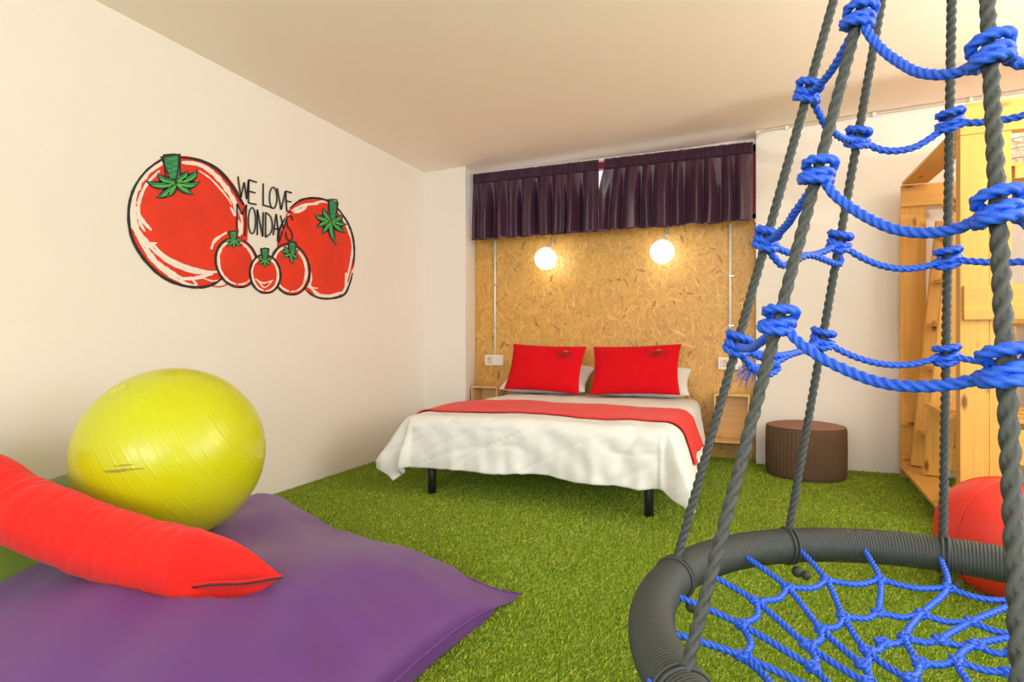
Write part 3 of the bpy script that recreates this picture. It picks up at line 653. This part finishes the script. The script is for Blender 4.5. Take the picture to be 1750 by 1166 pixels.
b.add(v, f).build('vinyl_cover', M_REDV, rb, True)
for k in range(6):
    c = 2 * PI * (k + .5) / 6
    Q = [(rc.x + .259 * math.sin(PI * i / 40) ** .82 * math.cos(c), rc.y + .259 * math.sin(PI * i / 40) ** .82 * math.sin(c), .232 + .233 * math.cos(PI * i / 40)) for i in range(1, 34)]
    MB().tube(Q, .002, 6).build('seam', M_REDV, rb, True)
# ------------------------------------------------------------------ timber bunk frame
bk = thing('bunk_frame', (1.05, 4.4, 0), 'tall yellow pine bunk frame of posts and pallet boards by the back wall', 'bunk bed frame')
def brd(name, x0, x1, y0, y1, z0, z1, m, parent=bk): return MB().box(x0, x1, y0, y1, z0, z1).build(name, m, parent, bevel=.003)
YF = 3.75; XE = 2.9
brd('front_post', 1.05, 1.175, YF, YF + .07, .0, 2.085, PZ); brd('front_post', 1.176, 1.27, YF + .002, YF + .07, .0, 2.085, PZ)
brd('front_post', XE - .2, XE, YF, YF + .07, 0, 2.085, PZ)
brd('top_beam', 1.05, XE, YF, YF + .07, 2.087, 2.25, PX)
brd('guard_board', 1.06, XE, YF - .024, YF - .001, 1.11, 1.29, PX)
brd('lower_rail', 1.275, XE - .2, YF + .01, YF + .04, .36, .54, PX)
brd('back_post', 1.042, 1.20, 5.0, 5.025, .0, 1.969, PZ); brd('back_post', 2.7, 2.86, 5.0, 5.025, 0, 1.969, PZ)
brd('back_rail', 1.042, XE, 4.975, 4.998, 1.97, 2.125, PX)
brd('back_rail', 1.042, XE, 5.027, 5.05, 1.12, 1.27, PX)
brd('back_rail', 1.042, XE, 4.975, 4.998, .39, .545, PX)
brd('back_rail', 1.042, XE, 4.975, 4.998, .085, .24, PX)
MB().prism([(1.045, 4.972), (1.205, 4.972), (1.205, 3.83), (1.045, 3.83)], 2.127, 2.149).build('top_side_board', PY, bk, bevel=.003)
MB().prism([(1.03, 4.97), (1.2, 4.97), (1.13, 3.84), (1.04, 3.84), (1.035, 3.45), (.935, 3.45)], .085, .107).build('bottom_side_board', PY, bk, bevel=.003)
MB().prism([(1.08, 4.55), (1.24, 4.55), (1.24, 3.84), (1.02, 3.84)], .575, .6).build('middle_side_board', PY, bk, bevel=.003)
brd('foot_block', 1.075, 1.16, 4.80, 4.88, 0, .084, PZ); brd('foot_block', 1.05, 1.14, 4.12, 4.22, 0, .084, PZ)
for i in range(7): brd('deck_slat', 1.28, XE, 3.88 + i * .158, 3.88 + i * .158 + .105, 1.93, 1.95, PX)
for x in (1.32, 1.95, 2.6): brd('deck_joist', x, x + .06, 3.86, 4.96, 1.86, 1.928, PY)
for x in (1.30, 1.43, 1.62, 1.80, 2.0, 2.2, 2.4): brd('back_slat', x, x + .10, 5.0, 5.024, .26 if x < 1.6 else .56, 1.1 if x > 1.6 else .38, PZ)
for i in range(4): brd('lower_slat', 1.28, XE, 3.95 + i * .25, 4.07 + i * .25, .552, .572, PX)
def slant(name, a, b_, w, t, m, parent):   # board leaning sideways in the x-z plane
    d = Vector((b_[0] - a[0], 0, b_[2] - a[2])).normalized(); s = Vector((d.z, 0, -d.x)) * w; y = Vector((0, t, 0)); A = Vector(a); B = Vector(b_)
    return MB().add([A, A + s, A + s + y, A + y, B, B + s, B + s + y, B + y], [(0, 1, 2, 3), (7, 6, 5, 4), (0, 4, 5, 1), (1, 5, 6, 2), (2, 6, 7, 3), (3, 7, 4, 0)]).build(name, m, parent, bevel=.002)
ld = thing('ladder', (1.2, 4.6, 0), 'pine ladder leaning inside the bunk frame behind the front post', 'ladder')
slant('stringer', (1.085, 4.60, .12), (1.235, 4.60, 1.84), .15, .035, PZ, ld); slant('stringer', (1.085, 4.9, .12), (1.235, 4.9, 1.84), .15, .035, PZ, ld)
for z in (.35, .8, 1.1, 1.4, 1.7): x = 1.085 + .087 * (z - .12); MB().box(x + .03, x + .13, 4.636, 4.899, z, z + .025).build('rung', PY, ld, bevel=.002)
# wire lampshade hanging in the bunk
lc = on_y(1760, 258, 4.15)
ls = thing('wire_basket', (lc.x, lc.y, lc.z), 'pale wire mesh basket hanging under the bunk top beam', 'wire basket')
b = MB()
for i in range(5): r = .17 - .02 * i; b.tube([(lc.x + r * math.cos(2 * PI * j / 24), lc.y + r * math.sin(2 * PI * j / 24), lc.z + .1 - .05 * i) for j in range(24)], .0025 if i else .006, 6, closed=True)
for j in range(20):
    a = 2 * PI * j / 20; b.tube([(lc.x + .17 * math.cos(a), lc.y + .17 * math.sin(a), lc.z + .1), (lc.x + .09 * math.cos(a + .5), lc.y + .09 * math.sin(a + .5), lc.z - .1)], .002, 5)
b.build('wire_mesh', mat('pale_wire', (.6, .52, .42), .4, metal=.3), ls, True)
b = MB().tube([(lc.x - .165, lc.y, lc.z + .1), (lc.x, lc.y, 2.11), (lc.x + .165, lc.y, lc.z + .1)], .003, 6); b.build('hanger', MATS['pale_wire'], ls, True)
# ------------------------------------------------------------------ nest swing
RC = cw(.756, .9134, .5); RR = .5235; TR = .038
sw = thing('nest_swing', (RC.x, RC.y, RC.z), 'round nest swing with grey rope-wrapped ring, blue net seat and blue cord rungs', 'swing')
def rp(a, r=1., z=0.): a = math.radians(a) + TH; return Vector((RC.x + RR * r * math.cos(a), RC.y + RR * r * math.sin(a), RC.z + z))
NS = 460 * 5; nw = 40; v = []; f = []
for i in range(NS):
    a = 2 * PI * i / NS; c = Vector((RC.x + RR * math.cos(a), RC.y + RR * math.sin(a), RC.z)); o = Vector((math.cos(a), math.sin(a), 0))
    for j in range(nw):
        b_ = 2 * PI * j / nw; ph = (i / 5.0 + j * 1.0 / nw) % 1; r = TR + .0024 * abs(math.sin(PI * ph)) + .0011 * math.sin(b_ * 20 + (i // 5) * PI)
        v.append(c + o * (r * math.cos(b_)) + Vector((0, 0, r * math.sin(b_))))
for i in range(NS):
    for j in range(nw): k = (j + 1) % nw; i2 = (i + 1) % NS; f.append((i * nw + j, i2 * nw + j, i2 * nw + k, i * nw + k))
mesh('ring', v, f, M_GREYR, sw, True)
AP = cw(.773 * 1.19, 1.19, 0); ztop = zc(AP.x) - .03
RA = {'A': 142, 'B': 190, 'C': 99, 'D': 61, 'E': 233, 'F': 18, 'G': 330, 'H': 285}
OFF = {'A': (0, 0), 'B': (.045, .0), 'C': (.0, .01), 'D': (-.01, 0), 'E': (0, 0), 'F': (.02, 0), 'G': (.02, -.01), 'H': (.01, -.02)}
LINE = {}
for k, a in RA.items():
    b0 = rp(a, 1.0, TR * .6); t0 = Vector((AP.x + OFF[k][0] * RX, AP.y + OFF[k][0] * RY + OFF[k][1], ztop - .05)); LINE[k] = (b0, t0)
    P = [b0.lerp(t0, s / 12) + Vector((.003 * vnoise(s, a), .003 * vnoise(a, s), 0)) * (1 if 0 < s < 12 else 0) for s in range(13)]
    mb = MB(); rope(mb, smoothpts(P, 4), .0098, .078 if k in 'BE' else .056)
    mb.build('suspension_rope', M_GREY, sw, True)
    # the rope's lashing round the ring and the knot below it
    mb = MB(); Q = []
    for i in range(60):
        s = i / 59 * 2 * 2 * PI; aa = math.radians(a) + TH + (i / 59 - .5) * .045; c = Vector((RC.x + RR * math.cos(aa), RC.y + RR * math.sin(aa), RC.z)); o = Vector((math.cos(aa), math.sin(aa), 0))
        Q.append(c + o * ((TR + .004) * math.cos(s)) + Vector((0, 0, (TR + .004) * math.sin(s))))
    mb.tube(Q, .0032, 8)
    kc = rp(a, .93, -TR - .012); mb.sphere(kc, .013, 12, 8); mb.sphere(kc + Vector((.018, -.006, -.004)), .011, 12, 8)
    mb.build('lashing', M_GREYR, sw, True)
mb = MB().cyl(AP.x, AP.y, ztop, zc(AP.x) + .01, .06, 24); mb.tube([(AP.x + .035 * math.cos(a), AP.y, ztop - .035 + .035 * math.sin(a)) for a in [2 * PI * i / 20 for i in range(20)]], .008, 8, closed=True)
mb.build('ceiling_hook', M_BLACK, sw, True)
# net seat
def netpt(lv, k):
    R_ = [.925, .715, .50, .345, .215, .10][lv]; off = [0, 1.5, 15, 34, 52, 70][lv]; sag = [0, -.025, -.045, -.055, -.06, -.062][lv]
    jr = .012 * vnoise(k * 3.1, lv * 7.7); ja = 2.5 * vnoise(lv * 5.3, k * 2.7) if lv else 0
    return rp(98 + 18 * k + off + ja, R_ + jr, sag)
def stage(lv, k): return k
mb = MB()
for k in range(20):
    P = [rp(98 + 18 * k, 1.0, TR * .2), netpt(0, k), netpt(1, k), netpt(2, k)]
    if k % 2 == 0 or k % 4 == 1: P.append(netpt(3, k))
    if k % 2 == 0: P.append(netpt(4, k))
    if k % 4 == 0: P.append(netpt(5, k))
    rope(mb, smoothpts(P, 5), .0068, .036, seg=15)
for lv, st in ((1, 1), (2, 1), (3, 1), (4, 2)):
    ids = list(range(0, 20, st))
    for i, k in enumerate(ids):
        a, b_ = netpt(lv, k), netpt(lv, ids[(i + 1) % len(ids)]); m_ = (a + b_) / 2 * 1.0; m_ = m_ + (Vector((RC.x, RC.y, m_.z)) - m_) * .04 - Vector((0, 0, .004))
        rope(mb, smoothpts([a, m_, b_], 5), .0068, .036, seg=15)
def knot(mb, c, axis, R_, r_, tube, ph=0, sq=.75, n=54):
    z = Vector(axis).normalized(); x = z.orthogonal().normalized(); x = Matrix.Rotation(ph, 3, z) @ x; y = z.cross(x); Q = []
    for i in range(n):
        t = 2 * PI * i / n; q = R_ + r_ * math.cos(3 * t); a = 2 * t
        Q.append(Vector(c) + x * (q * math.cos(a)) + y * (q * math.sin(a)) * .92 + z * (r_ * 1.5 * math.sin(3 * t) * sq))
    Q.append(Q[0]); Q = resample(Q, .003)[:-1]
    mb.tube(Q, tube, 15, prof=lambda i, a: lobes(a - 2 * PI * i / 12), closed=True)
for lv in (1, 2, 3):
    for k in range(20): knot(mb, netpt(lv, k), (0, 0, 1), .0082, .0036, .0052, ph=k * 1.3, sq=.7, n=40)
for k in range(0, 20, 2): knot(mb, netpt(4, k), (0, 0, 1), .008, .0036, .005, ph=k, sq=.7, n=40)
mb.build('net_seat', M_BLUE, sw, True)
# blue cord loops on the outside of the ring
for k in range(20):
    a = 98 + 18 * k; mb = MB(); Q = []
    for i in range(30):
        s = PI * (.15 + .9 * i / 29); aa = math.radians(a) + TH; o = Vector((math.cos(aa), math.sin(aa), 0)); c = rp(a)
        Q.append(c + o * ((TR + .006) * math.sin(s)) - Vector((0, 0, (TR + .006) * math.cos(s)))) if False else Q.append(c + o * ((TR + .004) * math.sin(s - .15)) + Vector((0, 0, (TR + .004) * -math.cos(s - .15))))
    if k in (5, 6, 7): rope(mb, Q[2:18], .0062, .034, seg=12); mb.build('net_loop', M_BLUE, sw, True)
# blue cord rungs: knots located on each rope at a height, joined by sagging cords
def hitch(mb, c, axis, flip, big=1.0):
    # cord hitched round the rope: two slanting turns with the standing part crossing over
    z = Vector(axis).normalized(); vw = Vector((0, 0, CH)) - Vector(c); vw = (vw - z * vw.dot(z)).normalized(); x = vw; y = z.cross(x); Q = []
    # path: enters left-low, goes over the front up right, round the back, under front, tail
    K = [(-.2, -1.75, -.35), (1.05, -.9, -.5), (1.45, .2, -.35), (.9, 1.25, .05), (-.6, 1.5, .25), (-1.3, .2, .5), (-.7, -1.35, .75), (.6, -1.6, .95), (1.5, -.5, 1.0), (1.35, .8, 1.15), (.3, 1.75, 1.3), (-1.1, 1.0, .6), (-1.2, -.8, -.2), (-.2, -1.7, -.75), (1.25, -1.0, -1.1), (1.5, .3, -1.15), (.7, 1.45, -.75), (-.5, 1.6, -.5)]
    for a, b, h in K: Q.append(Vector(c) + x * (a * .0125 * big) + y * (b * .0125 * big * flip) + z * (h * .0165 * big))
    rope(mb, smoothpts(Q, 6), .0082, .046, seg=15)
def online(k, py):
    a, b_ = LINE[k]
    def yy(s): p = a.lerp(b_, s); z = p.x * FX + p.y * FY; return 583 - (p.z - CH) / z * 1000
    lo, hi = 0., 1.
    for _ in range(40):
        m_ = (lo + hi) / 2
        if yy(m_) > py: lo = m_
        else: hi = m_
    return a.lerp(b_, lo), (b_ - a).normalized()
TI = [{'A': 160, 'B': 33, 'C': 238, 'D': 208, 'E': 95}, {'A': 412, 'B': 298, 'C': 415, 'D': 442, 'E': 362}, {'A': 590, 'B': 552, 'C': 580, 'D': 607, 'E': 633}]
BACK = [{'F': .86, 'G': .80, 'H': .78}, {'F': .60, 'G': .55, 'H': .52}, {'F': .42, 'G': .36, 'H': .34}]
SEQ = ['A', 'C', 'D', 'F', 'G', 'H', 'E', 'B']
SAG = {('A', 'C'): .03, ('C', 'D'): .04, ('D', 'F'): .02, ('F', 'G'): .04, ('G', 'H'): .05, ('H', 'E'): .05, ('E', 'B'): .045, ('B', 'A'): .02}
for ti, T in enumerate(TI):
    K = {}
    for k, py in T.items(): K[k] = online(k, py)
    zb = K['D'][0].z
    for k in 'FGH':
        a, b_ = LINE[k]; s = ((zb + .0) - a.z) / (b_.z - a.z); K[k] = (a.lerp(b_, s), (b_ - a).normalized())
    for k, (c, ax_) in K.items():
        mb = MB(); hitch(mb, c, ax_, 1 if k in 'BDEF' else -1, 1.0)
        mb.build('cord_knot', M_BLUE, sw, True)
    for i, k in enumerate(SEQ):
        k2 = SEQ[(i + 1) % 8]; a, b_ = K[k][0], K[k2][0]; d = (b_ - a); L = d.length; sg = SAG[(k, k2)] * (1.0 if ti else 1.1)
        if (k, k2) == ('E', 'B'): sg = .055 if ti < 2 else .05
        out = (((a + b_) / 2) - Vector((AP.x, AP.y, 0))); out.z = 0; out = out.normalized() if out.length > .01 else Vector((0, 0, 0))
        q = [a.lerp(b_, s) - Vector((0, 0, 4 * sg * s * (1 - s))) + Vector((.004 * vnoise(s * 4, i, ti), .004 * vnoise(i, s * 4, ti), 0)) for s in [j / 8 for j in range(9)]]
        off = d.normalized() * .014; q[0] = a + off - Vector((0, 0, .004)); q[-1] = b_ - off - Vector((0, 0, .004))
        mb = MB(); rope(mb, smoothpts(q, 5), .0082, .046); mb.build('cord_rung', M_BLUE, sw, True)
    if ti:   # doubled-back tail beside the far-left rope
        a, c_ = K['A'][0], K['C'][0]; d = c_ - a
        q = [a + Vector((0, 0, -.012)), a + d * .10 + Vector((0, 0, -.035)), a + d * .22 + Vector((0, 0, -.052)), a + d * .42 + Vector((0, 0, -.045 if ti == 2 else -.038)), a + d * .6 + Vector((0, 0, -.03)), c_ + Vector((0, 0, -.05)) * (1 if ti == 1 else .3)]
        if ti == 1: q += [c_ + d * -.04 + Vector((0, 0, -.012))]
        mb = MB(); rope(mb, smoothpts(q, 6), .0082, .046)
        if ti == 2:
            rope(mb, smoothpts([a + Vector((.0, 0, -.005)), a + d * .25 + Vector((0, 0, -.03)), a + d * .45 + Vector((0, 0, -.055)), a + d * .3 + Vector((0, 0, -.07)), a + d * .12 + Vector((0, 0, -.045))], 6), .0085, .046)
        mb.build('cord_tail', M_BLUE, sw, True)
        if ti == 2:
            mb = MB()
            for k in range(22):
                s = a + d * .2 + Vector((0, 0, -.05)); w = Vector((random.gauss(-.02, .012), random.gauss(0, .01), random.gauss(-.022, .014)))
                mb.tube(smoothpts([s, s + w * .5 + Vector((0, 0, .008)), s + w * 1.3], 4), .0008, 4)
            mb.build('frayed_end', M_BLUE, sw, True)
# ------------------------------------------------------------------ light
def area(name, loc, rot, sx, sy, e, col):
    L = bpy.data.lights.new(name, 'AREA'); L.shape = 'RECTANGLE'; L.size = sx; L.size_y = sy; L.energy = e; L.color = col
    o = bpy.data.objects.new(name, L); COL.objects.link(o); o.location = loc; o.rotation_euler = rot; return o
area('assumed_rear_window_fill', (.1, YR + .01, 1.55), (PI / 2, 0, 0), 4.2, 1.5, 100, (.90, .95, 1))  # fill light added behind the camera, in an assumed unseen window
area('assumed_side_window_fill', (XR - .01, .8, 1.6), (0, PI / 2, 0), 1.4, 2.8, 46, (.91, .96, 1))  # second added fill, out of view at an assumed right-wall window
def fill_uplighter(x, y, e):  # unseen uplighter, added as fill to brighten the ceiling
    t = thing('added_fill_lamp', (x, y, 0), 'black uplighter added out of view as fill light, by %s' % ('the right wall' if y > 0 else 'the rear of the room'), 'added fill lamp')
    MB().cyl(x, y, .012, 1.44, .012).cyl(x, y, 0, .025, .13).build('stand', M_BLACK, t, True)
    MB().tube([(x, y, 1.40), (x, y, 1.44), (x, y, 1.5)], [.03, .1, .16], 24, cap=False).build('bowl_shade', M_BLACK, t, True, solid=.003)
    o = area('ceiling_fill', (x, y, 1.495), (PI, 0, 0), .26, .26, e, (1, .93, .84)); o.parent = t; o.matrix_parent_inverse = Matrix.Translation(-t.location)
fill_uplighter(1.6, -1.6, 55); fill_uplighter(2.9, 2.6, 105)
wd = bpy.data.worlds.new('sky'); SC.world = wd; wd.use_nodes = True
wd.node_tree.nodes['Background'].inputs[0].default_value = (.82, .9, 1, 1); wd.node_tree.nodes['Background'].inputs[1].default_value = 1.1
vs = SC.view_settings; vs.view_transform = 'Standard'; vs.look = 'None'; vs.exposure = .46; vs.gamma = 1; vs.use_curve_mapping = False
SC.cycles.use_denoising = True; SC.cycles.max_bounces = 8; SC.cycles.diffuse_bounces = 6
